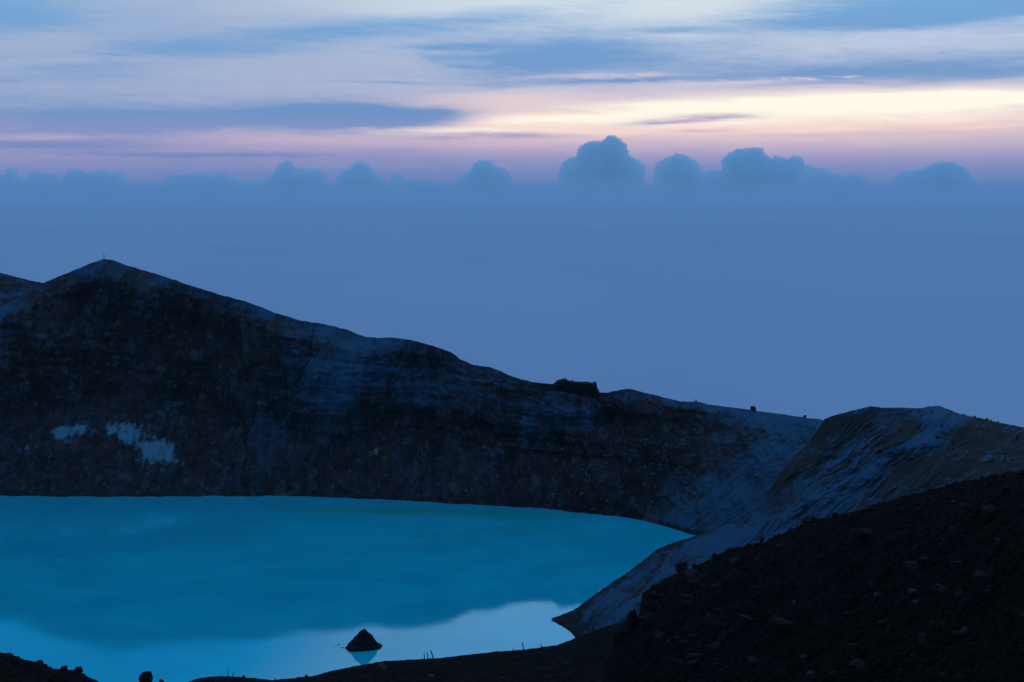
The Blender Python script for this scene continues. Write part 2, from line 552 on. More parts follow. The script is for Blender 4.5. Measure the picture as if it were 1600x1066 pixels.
stn = blobs(pxx, pyy, [(1.25, 110, 673, 24, 9), (1.1, 93, 682, 11, 13), (0.6, 130, 668, 14, 6), (1.3, 183, 671, 22, 10), (1.2, 206, 684, 18, 12), (2.1, 243, 704, 22, 17), (0.8, 262, 712, 8, 18),
                       (0.5, 212, 664, 14, 5), (0.55, 40, 700, 10, 8), (0.4, 285, 730, 5, 8), (0.45, 237, 668, 16, 4)])
stn = stn * 0.75 + (stn > 0.08) * (0.45 * fbm(sx / 1.9, zz / 2.2, 0.9, 6) + 0.12 * fine_rill)
ash -= 0.6 * (1 - sstep(P[..., 2], 0.15, 1.2))
# outer flank falling away behind the crest into the mist
outer = []
rc = Pc[:, :2] / np.linalg.norm(Pc[:, :2], axis=1)[:, None]
for k, dd in enumerate([0.6, 2, 5, 10, 18, 30, 50, 80, 120, 180, 260, 380, 520, 700]):
    q = np.zeros((len(cx), 3))
    q[:, :2] = Pc[:, :2] + rc * dd
    q[:, 2] = Pc[:, 2] - dd * 0.62 + fbm(q[:, 0] / 25, q[:, 1] / 25, 0.2, 4) * min(3, dd * 0.06)
    outer.append(q)
outer = np.stack(outer)
Pw = np.concatenate([P, outer])
zo = np.zeros(outer.shape[:2])
grid_mesh('crater_wall', Pw, M_wall, {'ash': np.concatenate([ash, zo + 0.5]), 'stain': np.concatenate([stn, zo]), 'talus': np.concatenate([tal, zo])})
G_wall = P

# ------------------------------------------------------------------ hill behind, far left
bx = np.concatenate([np.linspace(-700, -12, 60), np.arange(-10, 170, 1.7)])
by = curve([(-700, 330), (-300, 372), (0, 426), (30, 434), (50, 439), (66, 442), (100, 456), (170, 500)])(bx)
rows = []
for dy, d in [(120, 470), (80, 487), (60, 496), (40, 506), (28, 512), (18, 517), (10, 522), (5, 526), (2, 528), (0, 530)]:
    rows.append(at_d(bx, by + dy, np.full_like(bx, d)))
Pb = np.stack(rows)
Pb = np.stack([np.apply_along_axis(lambda c: np.interp(np.linspace(0, 9, 90), np.arange(10), c), 0, Pb[..., k]) for k in range(3)], -1)
nz = fbm(Pb[..., 0] / 8, Pb[..., 1] / 8, Pb[..., 2] / 8, 5)
Pb[:-2, :, 1] -= nz[:-2] * 1.2
Pb[-1, :, 2] += 0.15 * fbm(bx / 5, 0.2, 0.1, 4)
back = [Pb[-1] + np.array([0, d, -0.6 * d]) for d in (3, 20, 80, 300, 600)]
Pb2 = np.concatenate([Pb, np.stack(back)])
ab = 0.35 + 0.4 * fbm(Pb2[..., 0] / 12, Pb2[..., 2] / 3, 0.3, 4)
grid_mesh('far_hill', Pb2, M_wall, {'ash': ab, 'stain': ab * 0})

# ------------------------------------------------------------------ eroded hill and shore on the right
top_y = curve([(862, 968), (880, 960), (905, 948), (925, 932), (950, 915), (980, 895), (1005, 876), (1030, 856), (1060, 845), (1088, 838), (1120, 826), (1150, 812), (1190, 785), (1215, 745),
               (1240, 715), (1265, 688), (1280, 668), (1288, 655), (1300, 650), (1330, 642), (1360, 635), (1380, 637), (1400, 637), (1440, 638), (1452, 635), (1462, 634), (1470, 635), (1480, 639), (1500, 647), (1530, 653),
               (1560, 660), (1600, 668), (1800, 690), (2100, 730)])


def lake_d(px, py):
    x, y, e = ray(px, py)
    return -CZ / e


sh = [862, 905, 950, 1005, 1060, 1088]
top_d = curve([(x, float(lake_d(x, top_y(x)))) for x in sh] + [(1150, 337), (1190, 337), (1215, 334), (1265, 330), (1288, 327), (1400, 324), (1462, 320), (1600, 290), (2100, 220)])
edge_y = curve([(862, 969), (872, 975), (890, 986.5), (908, 996), (925, 1006), (950, 1010), (975, 1000), (1003, 985), (1050, 960), (1150, 915), (1300, 868), (1400, 840), (1500, 812), (1600, 795), (2100, 780)])
edge_d = curve([(862, float(lake_d(862, 969))), (872, float(lake_d(872, 975))), (890, float(lake_d(890, 986.5))), (908, float(lake_d(908, 996)) - 1), (925, 242), (950, 230), (1003, 222), (1050, 228), (1150, 262), (1300, 264), (1462, 238), (1600, 205), (2100, 150)])
hx = np.concatenate([np.arange(862, 1640, 1.6), np.linspace(1650, 2100, 50)])
R = 260
tt = np.linspace(0, 1, R)[:, None]          # 0 at the hidden foot, 1 at the top edge
jag = (fbm(hx / 9, 0.4, 0.9, 4) * 1.3 + fbm(hx / 2.5, 0.7, 0.2, 3) * 0.5) * (1 - sstep(hx, 1080, 1120)) * sstep(hx, 862, 880)
TY = top_y(hx) + jag
HY = edge_y(hx) + (TY - edge_y(hx)) * tt
ed, td = edge_d(hx), np.where(hx < 1088, lake_d(hx, TY), top_d(hx))
steep = sstep(hx, 1130, 1260) * (1 - sstep(hx, 1470, 1600))
prof = tt ** (1 + 0.0 * steep)
HD = ed + (td - ed) * prof
HXX = hx + 0 * HY


def seg_dist(px, py, pts):
    """signed distance (px) to a polyline: positive to its upper left"""
    best = np.full(px.shape, 1e9)
    sgn = np.zeros(px.shape)
    for (x0, y0), (x1, y1) in zip(pts[:-1], pts[1:]):
        vx, vy = x1 - x0, y1 - y0
        u = np.clip(((px - x0) * vx + (py - y0) * vy) / (vx * vx + vy * vy), 0, 1)
        dx, dy = px - (x0 + u * vx), py - (y0 + u * vy)
        d = np.hypot(dx, dy)
        c = np.sign(vx * dy - vy * dx)
        up_ = d < best
        best = np.where(up_, d, best)
        sgn = np.where(up_, c, sgn)
    return best * sgn


wob = fbm(HXX / 40, HY / 40, 0.6, 4)
wobs = perlin(HXX / 70, HY / 70, 0.4)
spine = [(1462, 634), (1447, 680), (1402, 702), (1345, 748), (1290, 775), (1225, 808), (1150, 838), (1090, 850)]
ribs = [([(1436, 655), (1408, 690), (1370, 716), (1330, 730)], 3.0, 9), ([(1365, 695), (1300, 738), (1240, 790)], 2.6, 12), ([(1310, 690), (1250, 740), (1200, 800)], 2.6, 12),
        ([(1400, 668), (1345, 705), (1290, 755)], 1.8, 9), ([(1085, 850), (1010, 905), (930, 955)], 1.0, 12), ([(1120, 850), (1050, 905), (950, 970)], 1.0, 10), ([(1160, 840), (1080, 890), (1010, 930)], 0.8, 10)]
fade = np.clip((1 - tt) / 0.10, 0, 1)
sd = seg_dist(HXX + wob * 10, HY + wob * 6, spine)
dsp = 5.5 * np.exp(-(sd / 16.0) ** 2) + 5.0 * (1 - sstep(sd, -60, 10)) * np.exp(-(sd / 150) ** 2)
for pts, amp, wd in ribs:
    q = seg_dist(HXX + wob * 12, HY + wob * 8, pts)
    dsp += amp * np.exp(-(q / wd) ** 2)
flow = (HXX * 0.66 + HY * 0.75)            # constant along the down-left fall line of the gullies
face = (1 - sstep(sd, 8, 30) * 0.0) * sstep(-sd, -400, 0)
gul = ridged((flow + wob * 14) / 26, (HXX - HY) / 260, 0.8, 4)
dsp += gul * (0.9 * sstep(HXX[0], 1100, 1250) + 0.25)
dsp += (gul * 0.6 + ridged((flow + wobs * 12) / 11, (HXX - HY) / 160, 0.2, 3) * 0.75) * sstep(hx, 1100, 1250)[None]
groove2 = np.exp(-(perlin((flow + wobs * 14) / 10, (HXX - HY) / 170, 3.3) / 0.07) ** 2) * sstep(perlin(HXX / 60, HY / 40, 1.2), -0.35, 0.1) * sstep(hx, 1000, 1200)[None] * (1 - sstep(hx, 1460, 1520))[None]
dsp -= 0.75 * groove2
dsp += 0.30 * ridged((flow + wobs * 14) / 5, (HXX - HY) / 110, 0.9, 2) * sstep(hx, 950, 1150)[None]
dsp += fbm(HXX / 22, HY / 12, 0.3, 5) * 0.40 + fbm(HXX / 3.5, HY / 2.2, 0.9, 4) * 0.16
dsp = dsp * fade * (0.02 + 0.98 * sstep(hx, 880, 985))[None]
HD2 = HD - dsp
P = at_d(HXX, HY, HD2)
P[..., 2] += 0.45 * (1 - sstep(hx, 930, 1010))[None] * (np.minimum(1, 6 * tt) * np.minimum(1, 6 * (1 - tt))) * (0.7 + 0.5 * fbm(HXX / 5, HY / 4, 0.2, 4))
P[-1, :, 2] += 0.10 * fbm(hx / 3.0, 0.4, 0.2, 4) * sstep(hx, 1290, 1300)
# behind the top edge: under the lake on the left, falling away on the right
back = []
bs = sstep(hx, 1086, 1240)
rdir = np.stack(ray(hx, TY)[:2], -1)
for k, d in enumerate([1, 3, 6, 12, 22, 40, 70, 140, 260, 420, 600]):
    q = P[-1].copy()
    lim = np.where(hx < 1240, np.minimum(d, 14), d)
    lim = np.where(hx < 1290, np.minimum(lim, 40), lim)
    q[:, :2] += rdir * lim[:, None]
    q[:, 2] -= d * np.where(hx < 1290, 0.35, 0.6) * (0.5 + 0.5 * bs) * np.where(hx < 1240, np.minimum(1, 14 / d * 1.0) + 0.2, 1)
    back.append(q)
Ph = np.concatenate([P, np.stack(back)])
front_rows = []
for d, dz in [(120, -6), (70, -4), (30, -3)]:
    q = P[0].copy()
    q[:, :2] -= rdir * d
    q[:, 2] += np.where(hx < 915, -3.0 - 0.02 * d, dz + 0.09 * d)
    front_rows.append(q)
Ph = np.concatenate([np.stack(front_rows), Ph])
upn = up_of(P)
streak = fbm((flow + wob * 7) / 7, (HXX - HY) / 130, 0.3, 5) + 0.5 * fbm(HXX / 30, HY / 18, 0.6, 3)
ash = 0.36 + 0.46 * streak - 0.35 * groove2 + 0.45 * np.exp(-(sd / 14) ** 2) + 0.15 * gul - 0.02 * (1 - sstep(hx, 1100, 1250))[None] - 0.14 * sstep(hx, 1470, 1540)[None] + 0.26 * fbm(HXX / 6, HY / 3.2, 0.4, 5)
ash += blobs(HXX, HY, [(0.5, 1440, 690, 40, 12), (0.4, 1460, 660, 20, 20), (0.3, 1270, 775, 60, 16, 25), (0.35, 1130, 870, 90, 25, 25), (0.2, 960, 950, 60, 30), (-0.45, 1520, 690, 60, 28),
                       (-0.25, 1400, 750, 120, 22, 15), (-0.35, 1560, 728, 70, 7), (0.2, 1540, 715, 50, 6), (0.2, 1330, 730, 40, 14, 40), (0.25, 1500, 650, 40, 10)])
ash -= 0.55 * (1 - sstep(P[..., 2], 0.2, 0.9)) * (1 - sstep(hx, 1100, 1200))[None]
brown = blobs(HXX, HY, [(1.1, 1300, 668, 34, 13, 32), (1.0, 1280, 685, 14, 16), (0.9, 1345, 655, 45, 9, 8), (0.9, 1420, 668, 24, 13, 40), (1.0, 1385, 695, 26, 12, 35), (1.0, 1420, 682, 24, 7, 38),
                        (0.6, 1360, 672, 40, 14), (0.8, 1225, 790, 45, 16, 28), (0.7, 1220, 745, 12, 30, -30), (0.9, 1232, 745, 40, 9, 48), (0.7, 1270, 720, 40, 14, 30), (0.55, 1300, 760, 40, 10, 30), (0.6, 1540, 728, 70, 5)])
brown = brown * 0.85 + (brown > 0.1) * (0.25 * fbm(HXX / 9, HY / 9, 0.2, 5) + 0.55 * streak)
wet = 0
pad0 = np.zeros((3, len(hx)))
pad1 = np.zeros((len(back), len(hx)))
grid_mesh('rim_hill', Ph, M_hill, {'ash': np.concatenate([pad0 + 0.4, ash, pad1 + 0.4]), 'stain': np.concatenate([pad0, brown, pad1])})
G_hill = P

# ------------------------------------------------------------------ near bank of the lake
bank_y = curve([(-1200, 880), (-600, 940), (-200, 985), (-60, 1008), (0, 1020), (12, 1021), (40, 1031), (62, 1035), (85, 1046), (118, 1047), (135, 1056), (150, 1063), (165, 1074), (200, 1078), (240, 1074), (290, 1068),
                (305, 1061), (330, 1057), (360, 1056.5), (385, 1059), (400, 1060), (425, 1063), (455, 1060), (490, 1056), (520, 1048), (560, 1040), (600, 1033), (650, 1030.5), (690, 1028),
                (740, 1022), (780, 1018), (820, 1015), (850, 1011), (870, 1008), (890, 1001), (905, 994), (930, 985), (960, 975), (1000, 965), (1040, 960)])
bank_d = curve([(-1200, 90), (-600, 110), (-100, 135), (0, 142), (140, 155), (200, 165), (300, 200), (420, 215), (520, 228), (700, 236), (860, 246), (905, 248), (960, 240), (1040, 232)])
kx = np.concatenate([np.linspace(-1200, -42, 80), np.arange(-40, 1040, 1.7)])
R = 170
tt = np.linspace(0, 1, R)[:, None] ** 0.7
y0 = np.full_like(kx, 1330.0)
KY = y0 + (bank_y(kx) - y0) * tt
d0 = np.interp(kx, [-1200, 0, 300, 700, 1040], [40, 62, 84, 100, 105])
KD = 1 / (1 / d0 + (1 / bank_d(kx) - 1 / d0) * tt)
KX = kx + 0 * KY
P = at_d(KX, KY, KD)
hump = fbm(P[..., 0] / 9, P[..., 1] / 9, 0.4, 5)
grit = fbm(P[..., 0] / 1.3, P[..., 1] / 1.3, 0.7, 4)
fd = np.clip((1 - tt) / 0.08, 0, 1)
P[..., 2] += (hump * 0.7) * fd + grit * 0.16 * (0.25 + 0.75 * fd) + 0.10 * np.maximum(0, fbm(P[..., 0] / 0.9, P[..., 1] / 0.9, 0.1, 3)) * (1 + 1.5 * (KX < 170))
rdir = np.stack(ray(kx, bank_y(kx))[:2], -1)
back = []
for d in (1, 2.5, 5, 9, 15, 24, 40):
    q = P[-1].copy()
    q[:, :2] += rdir * d
    q[:, 2] -= d * np.where(kx < 180, 1.1, 0.5)
    back.append(q)
near = []
for d, dz in [(55, 10), (25, 5)]:
    q = P[0].copy()
    q[:, :2] *= (1 - d / np.maximum(d0, d + 4))[:, None]
    q[:, 2] = np.minimum(CZ - 3, q[:, 2] + dz)
    near.append(q)
Pk = np.concatenate([np.stack(near), P, np.stack(back)])
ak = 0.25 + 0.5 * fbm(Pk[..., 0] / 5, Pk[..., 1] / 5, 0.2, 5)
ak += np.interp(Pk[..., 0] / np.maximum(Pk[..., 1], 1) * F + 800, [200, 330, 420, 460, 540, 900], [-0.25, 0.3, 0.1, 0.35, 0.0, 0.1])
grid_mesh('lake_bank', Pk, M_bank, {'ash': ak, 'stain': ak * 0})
G_bank = P

# ------------------------------------------------------------------ dark rocky spur, lower right
spur_y = curve([(940, 1075), (950, 1030), (958, 1010), (966, 996), (974, 985), (985, 975), (998, 966), (1001, 945), (1004, 926), (1020, 918), (1045, 901), (1060, 896), (1075, 890), (1100, 879), (1115, 871), (1130, 864),
                (1140, 858), (1160, 855), (1190, 849), (1210, 840), (1240, 826), (1270, 812), (1300, 808), (1350, 795), (1370, 787), (1400, 781), (1440, 769), (1500, 753), (1560, 741), (1600, 735),
                (1800, 705), (2200, 660), (3600, 560)])
spur_d = curve([(940, 165), (1004, 168), (1200, 150), (1400, 130), (1600, 112), (2200, 80), (3600, 62)])
px_ = np.concatenate([np.linspace(936, 1000, 44), np.arange(1001, 1640, 1.5), np.linspace(1650, 3600, 150)])
R = 300
tt = np.linspace(0, 1, R)[:, None] ** 0.8
y0 = np.full_like(px_, 1330.0)
SY = y0 + (spur_y(px_) - y0) * tt
d0 = np.interp(px_, [936, 1003, 1200, 1600, 2200, 3600], [84, 82, 66, 40, 30, 22])
SD = 1 / (1 / d0 + (1 / spur_d(px_) - 1 / d0) * tt)
SX = px_ + 0 * SY
P = at_d(SX, SY, SD)
fd = np.clip((1 - tt) / 0.10, 0, 1)
hump = fbm(P[..., 0] / 7, P[..., 1] / 7, 0.4, 5)
grit = fbm(P[..., 0] / 0.9, P[..., 1] / 0.9, P[..., 2] / 0.9, 4)
cell = np.maximum(0, fbm(P[..., 0] / 0.55, P[..., 1] / 0.55, 0.3, 3))
P[..., 2] += hump * 0.75 * fd + grit * 0.20 * (0.5 + 0.5 * fd) + cell * 0.28 * (0.6 + 0.4 * fd)
rdir = np.stack(ray(px_, spur_y(px_))[:2], -1)
back = []
for d in (0.5, 1.5, 3, 6, 12, 25, 45):
    q = P[-1].copy()
    q[:, :2] += rdir * d
    q[:, 2] -= d * 0.85
    back.append(q)
near = []
for d, dz in [(38, 3), (18, 1)]:
    q = P[0].copy()
    q[:, :2] *= (1 - d / np.maximum(d0, d + 4))[:, None]
    q[:, 2] = np.minimum(CZ - 2, q[:, 2] + dz)
    near.append(q)
Pp = np.concatenate([np.stack(near), P, np.stack(back)])
ap = 0.30 + 0.6 * fbm(Pp[..., 0] / 4, Pp[..., 1] / 4, 0.2, 5)
gx, gy = project(Pp)
tp = blobs(gx, gy, [(0.9, 1530, 800, 110, 45), (0.5, 1300, 960, 60, 40), (0.6, 1450, 1000, 90, 25, 20), (-0.8, 1100, 950, 90, 70), (0.5, 1590, 900, 40, 60)]) + 0.5 * fbm(Pp[..., 0] / 11, Pp[..., 1] / 11, 0.8, 4)
grid_mesh('rocky_slope', Pp, M_spur, {'ash': ap, 'stain': ap * 0, 'talus': tp})
G_spur = P

# ------------------------------------------------------------------ lake
lx = np.concatenate([np.linspace(-1200, -20, 60), np.linspace(-10, 1120, 300)])
lfar = lake_d(lx, np.maximum(shore_y(lx) - 9, 745))
lnear = np.interp(lx, [-1200, -300, 0, 200, 500, 900, 960, 1003, 1120], [80, 110, 140, 150, 200, 215, 235, 262, 300])
ld = lnear + (lfar - lnear) * np.linspace(0, 1, 160)[:, None]
rx, ry, _ = ray(lx, 900)
PL = np.stack([rx * ld, ry * ld, 0 * ld], -1)
qx, qy = project(PL)
wv = fbm(PL[..., 0] / 30, PL[..., 1] / 18, 0.3, 4)
line = np.interp(qx, [-400, 150, 230, 300, 360, 430, 520, 640], [1200, 1130, 1062, 1040, 1022, 1002, 992, 984])
ruf = sstep(line - qy + wv * 6, -8, 26) * (1 - sstep(qx, 380, 620)) * sstep(qy, 915, 955)
ruf *= 0.75 + 0.5 * wv
grn = blobs(qx, qy + wv * 3, [(0.9, 640, 798, 180, 4), (0.8, 800, 805, 90, 5), (0.6, 520, 797, 120, 3), (0.45, 430, 834, 130, 3), (0.4, 650, 840, 90, 3), (0.3, 820, 830, 90, 12), (0.3, 190, 838, 26, 3)])
foam = blobs(qx, qy, [(1, 98, 874, 9, 1.6), (0.7, 93, 878, 5, 1.4), (0.6, 45, 873, 6, 1.3), (0.5, 68, 872, 4, 1.2), (0.8, 899, 929, 8, 1.7), (0.5, 862, 938, 6, 1.3), (0.35, 715, 931, 9, 1.4), (0.35, 640, 940, 8, 1.3), (0.3, 596, 955, 6, 1.4), (0.3, 478, 920, 5, 1.3), (0.35, 735, 932, 5, 1.2)])
mt, nt, b = new_mat('milky_lake_water')
wn = noise(coords(0.028, 0.040, 1), 1.0, 7, 0.6, 1.2)
c = mixc(smooth(wn, 0.35, 0.68), (0.0008, 0.435, 0.505), (0.0010, 0.53, 0.585))
c = mixc(attr('green') * 0.8, c, (0.012, 0.40, 0.235))
c = mixc(attr('foam') * 0.5, c, (0.16, 0.60, 0.70))
nt.links.new(c, b.inputs['Base Color'])
b.inputs['Specular IOR Level'].default_value = 0.5
b.inputs['IOR'].default_value = 1.45
nt.links.new((0.022 + attr('ruffle') * 0.05).s, b.inputs['Roughness'])
bump(noise(coords(0.9, 2.2, 1), 1.0, 3, 0.5) + noise(coords(0.12, 0.3, 1), 1.0, 3, 0.5) * 2.0, 0.035, 0.08, b)
lake = grid_mesh('lake', PL, mt, {'ruffle': ruf, 'green': grn, 'foam': foam})

# ------------------------------------------------------------------ mist over the lowlands
rr = np.concatenate([[20], np.geomspace(300, 58000, 150)])
aa = np.linspace(0, 2 * math.pi, 361)
PM = np.stack([np.sin(aa)[None] * rr[:, None], np.cos(aa)[None] * rr[:, None], np.zeros((len(rr), len(aa)))], -1)
PM[..., 2] = -330 + 60 * fbm(PM[..., 0] / 2600, PM[..., 1] / 2600, 0.3, 3)
mt, nt, b = new_mat('lowland_mist')
b.inputs['Specular IOR Level'].default_value = 0.0
b.inputs['Roughness'].default_value = 1.0
mn = noise(coords(0.0006, 0.0003, 0.001), 1.0, 4, 0.5)
nt.links.new(mixc(mn, (0.60, 0.53, 0.59), (0.80, 0.66, 0.68)), b.inputs['Base Color'])
ms = grid_mesh('mist', PM, mt, kind='stuff')


# ------------------------------------------------------------------ rocks
def ico(sub):
    bm = bmesh.new()
    bmesh.ops.create_icosphere(bm, subdivisions=sub, radius=1.0)
    v = np.array([x.co[:] for x in bm.verts])
    f = [[x.index for x in q.verts] for q in bm.faces]
    bm.free()
    return v, f


ICO1, ICO2, ICO3, ICO4 = ico(1), ico(2), ico(3), ico(4)


def rock_shape(seed, base, cuts=9, squash=(1, 0.85, 0.7), rough=0.12):
    r = np.random.default_rng(seed)
    v = base[0].copy()
    for _ in range(cuts):
        n = r.normal(size=3)
        n /= np.linalg.norm(n)
        c = r.uniform(0.45, 0.85)
        over = v @ n - c
        v = v - np.maximum(over, 0)[:, None] * n
    k = fbm(v[:, 0] * 1.6 + seed, v[:, 1] * 1.6, v[:, 2] * 1.6, 4)
    v = v * (1 + rough * k[:, None])
    return v * np.array(squash)


def mesh_from(name, v, f, mat, smooth_=False):
    me = bpy.data.meshes.new(name)
    me.from_pydata([tuple(p) for p in v], [], f)
    me.materials.append(mat)
    if smooth_:
        me.polygons.foreach_set('use_smooth', np.ones(len(me.polygons), bool))
    me.update()
    return me


ROCKS = [rock_shape(k, ICO3, 9 + k % 5, (1, random.uniform(0.7, 1), random.uniform(0.5, 0.85))) for k in range(10)]
ROCK_ME = {}
for mm in (M_lava, M_grey, M_palest, M_ochre):
    ROCK_ME[mm.name] = [mesh_from('boulder', v, ICO3[1], mm) for v in ROCKS]
SMALL = [rock_shape(50 + k, ICO1, 5, (1, random.uniform(0.7, 1), random.uniform(0.5, 0.85)), 0.2) for k in range(12)]


class Surf:
    def __init__(s, G):
        s.P = G.reshape(-1, 3)
        s.x, s.y = project(s.P)

    def at(s, px, py):
        i = np.argmin((s.x - px) ** 2 + (s.y - py) ** 2)
        return s.P[i]


S_wall, S_hill, S_bank, S_spur = Surf(G_wall[nb:]), Surf(G_hill), Surf(G_bank), Surf(G_spur)


def put(name, surf, px, py, wpx, mat, label, cat, group=None, k=None, hpx=None, sink=0.25, rz=None):
    """a rock standing on a surface point; wpx is its width in photo pixels"""
    p = surf.at(px, py)
    d = math.hypot(p[0], p[1])
    r = wpx * d / F / 2
    k = random.randrange(10) if k is None else k
    o = bpy.data.objects.new(name, ROCK_ME[mat.name][k])
    COL.objects.link(o)
    h = r * random.uniform(0.85, 1.15) if hpx is None else hpx * d / F / 2 / 0.65
    o.scale = (r, r * random.uniform(0.8, 1.1), h)
    o.rotation_euler = (random.uniform(-0.25, 0.25), random.uniform(-0.25, 0.25), random.uniform(0, 6.28) if rz is None else rz)
    o.location = (p[0], p[1], p[2] + h * (0.6 - sink * 1.2))
    return tag(o, label, cat, group)


# named rocks of the dark slope
put('boulder', S_spur, 1066, 893, 30, M_lava, 'dark angular boulder perched on the edge of the dark slope above the grey shore', 'boulder', k=1, hpx=24)
put('boulder', S_spur, 1116, 872, 17, M_lava, 'small dark rock next to the perched angular boulder on the slope edge', 'boulder', k=3, hpx=14)
put('boulder', S_spur, 1146, 862, 26, M_lava, 'low flat dark rock on the edge of the dark slope', 'boulder', k=4, hpx=14)
put('boulder', S_spur, 1190, 850, 17, M_lava, 'round dark knob on the edge of the dark slope, last before the smooth rise', 'boulder', k=5, hpx=18)
put('boulder', S_spur, 1352, 840, 44, M_lava, 'widest boulder half buried high on the dark slope', 'boulder', k=2, hpx=22, rz=0.2)
put('boulder', S_spur, 1386, 850, 20, M_lava, 'squat boulder beside the widest half-buried one', 'boulder', k=6, hpx=18)
put('boulder', S_spur, 1433, 860, 13, M_grey, 'grey pointed stone standing up on the dark slope', 'boulder', k=7, hpx=17)
put('boulder', S_spur, 1495, 888, 27, M_lava, 'rounded dark boulder in the middle of the dark slope', 'boulder', k=8, hpx=18)
put('boulder', S_spur, 1426, 928, 19, M_grey, 'grey rounded boulder above a flat grey stone on the dark slope', 'boulder', k=0, hpx=13)
put('boulder', S_spur, 1432, 945, 15, M_grey, 'flat grey stone below the grey rounded boulder', 'boulder', k=9, hpx=9)
put('boulder', S_spur, 1504, 994, 17, M_grey, 'upright slab of grey rock low on the dark slope', 'boulder', k=7, hpx=26)
put('boulder', S_spur, 1392, 987, 20, M_lava, 'blunt dark boulder low on the dark slope beside the upright grey slab', 'boulder', k=1, hpx=15)
put('boulder', S_spur, 1559, 844, 11, M_grey, 'palest small stone near the top of the dark slope', 'boulder', k=2, hpx=8)
put('boulder', S_spur, 1100, 925, 24, M_lava, 'blocky boulder on the steep end of the dark slope', 'boulder', k=5, hpx=18)
put('boulder', S_spur, 1082, 920, 20, M_lava, 'dark boulder leaning against the blocky one on the slope end', 'boulder', k=6, hpx=20)
put('boulder', S_spur, 1225, 990, 56, M_lava, 'largest boulder bulging from the lower dark slope', 'boulder', k=4, hpx=50, sink=0.35)
put('boulder', S_spur, 1160, 978, 40, M_lava, 'large rough boulder left of the largest one on the lower slope', 'boulder', k=8, hpx=34, sink=0.35)
put('rock_outcrop', S_spur, 985, 985, 36, M_lava, 'dark crag standing at the foot of the spur beside the grey shore', 'rock', k=3, hpx=56, sink=0.3)
put('rock_outcrop', S_spur, 968, 1003, 24, M_lava, 'low dark crag at the outer foot of the spur', 'rock', k=6, hpx=30, sink=0.3)
# left corner and bank rocks
put('boulder', S_bank, 121, 1053, 20, M_lava, 'dark rock at the end of the dark bank in the lower left corner', 'boulder', k=1, hpx=17)
put('boulder', S_bank, 101, 1048, 13, M_lava, 'rounded rock second from the end of the lower left bank', 'boulder', k=8, hpx=11)
put('boulder', S_bank, 62, 1037, 14, M_lava, 'low rock on the edge of the lower left bank', 'boulder', k=4, hpx=9)
put('boulder', S_bank, 230, 1075, 30, M_lava, 'lone dark boulder rising from the bottom edge against the lake', 'boulder', k=5, hpx=36, sink=0.2)
put('boulder', S_bank, 250, 1075, 14, M_lava, 'small dark rock right beside the lone boulder at the bottom edge', 'boulder', k=7, hpx=22, sink=0.2)
put('boulder', S_bank, 380, 1061, 8, M_lava, 'knobbly black rock on the bank beside the two thin stakes', 'boulder', k=1, hpx=9)
put('boulder', S_bank, 397, 1062, 8, M_lava, 'flat black rock beside the knobbly one on the bank', 'boulder', k=2, hpx=7)
put('boulder', S_bank, 478, 1059, 7, M_lava, 'small black rock alone on the bank edge below the islet', 'boulder', k=3, hpx=6)
put('boulder', S_bank, 885, 1040, 10, M_grey, 'pale leaning stone on the dark bank', 'boulder', k=7, hpx=9)
put('boulder', S_bank, 676, 1058, 14, M_grey, 'pale flat stone on the bank near the bottom edge', 'boulder', k=2, hpx=5)
# rocks on the far wall, skyline and right hill
put('boulder', S_wall, 1178, 641, 11, M_grey, 'largest grey boulder standing on the skyline of the crater rim', 'boulder', k=4, hpx=10, sink=0.12)
put('boulder', S_wall, 1257, 653, 6, M_lava, 'small black boulder on the rim skyline beside the notch', 'boulder', k=2, hpx=6, sink=0.12)
put('boulder', S_wall, 1088, 628, 5, M_lava, 'tiny dark rock on the rim skyline between two low rises', 'boulder', k=5, hpx=5, sink=0.12)
put('boulder', S_wall, 588, 710, 12, M_ochre, 'ochre boulder, left one of three on the crater wall above the lake', 'boulder', k=2, hpx=15)
put('boulder', S_wall, 577, 712, 10, M_ochre, 'smaller ochre boulder behind the three on the crater wall', 'boulder', k=4, hpx=12)
put('boulder', S_wall, 601, 722, 13, M_ochre, 'ochre boulder with a bright face, lowest on the crater wall group', 'boulder', k=6, hpx=16)
put('boulder', S_wall, 1173, 688, 6, M_ochre, 'yellowish boulder alone on the blue ash slope', 'boulder', k=1, hpx=7)
put('boulder', S_hill, 1465, 685, 8, M_lava, 'dark boulder on the bright ash below the hill top', 'boulder', k=3, hpx=6)
put('boulder', S_hill, 1455, 644, 5, M_lava, 'dark stone just under the hill top', 'boulder', k=6, hpx=4)
put('boulder', S_hill, 1472, 666, 5, M_lava, 'dark stone on ash between hill top and dark boulder', 'boulder', k=5, hpx=4)
put('boulder', S_hill, 1354, 700, 7, M_lava, 'dark rock lodged in the eroded brown face', 'boulder', k=5, hpx=7)
put('boulder', S_hill, 1510, 707, 6, M_palest, 'bright pale stone lying by the trail below the hill', 'boulder', k=2, hpx=4)
put('boulder', S_hill, 1531, 657, 6, M_lava, 'dark rock just under the hill skyline', 'boulder', k=2, hpx=5)
put('boulder', S_hill, 1014, 876, 6, M_lava, 'dark stone lying alone on the grey shore slope', 'boulder', k=2, hpx=5)
put('boulder', S_hill, 897, 968, 5, M_grey, 'pale stone at the tip of the grey shore', 'boulder', k=4, hpx=4)
for i, (x, y, w) in enumerate([(1506, 647, 4), (1523, 651, 4), (1542, 655, 5), (1548, 657, 4), (1559, 659, 4), (1369, 637, 4)]):
    put('boulder', S_hill, x, y, w, M_lava, 'tiny black rock sitting on the right hill skyline', 'boulder', 'rocks along the hill skyline', hpx=w * 0.7, sink=0.3)


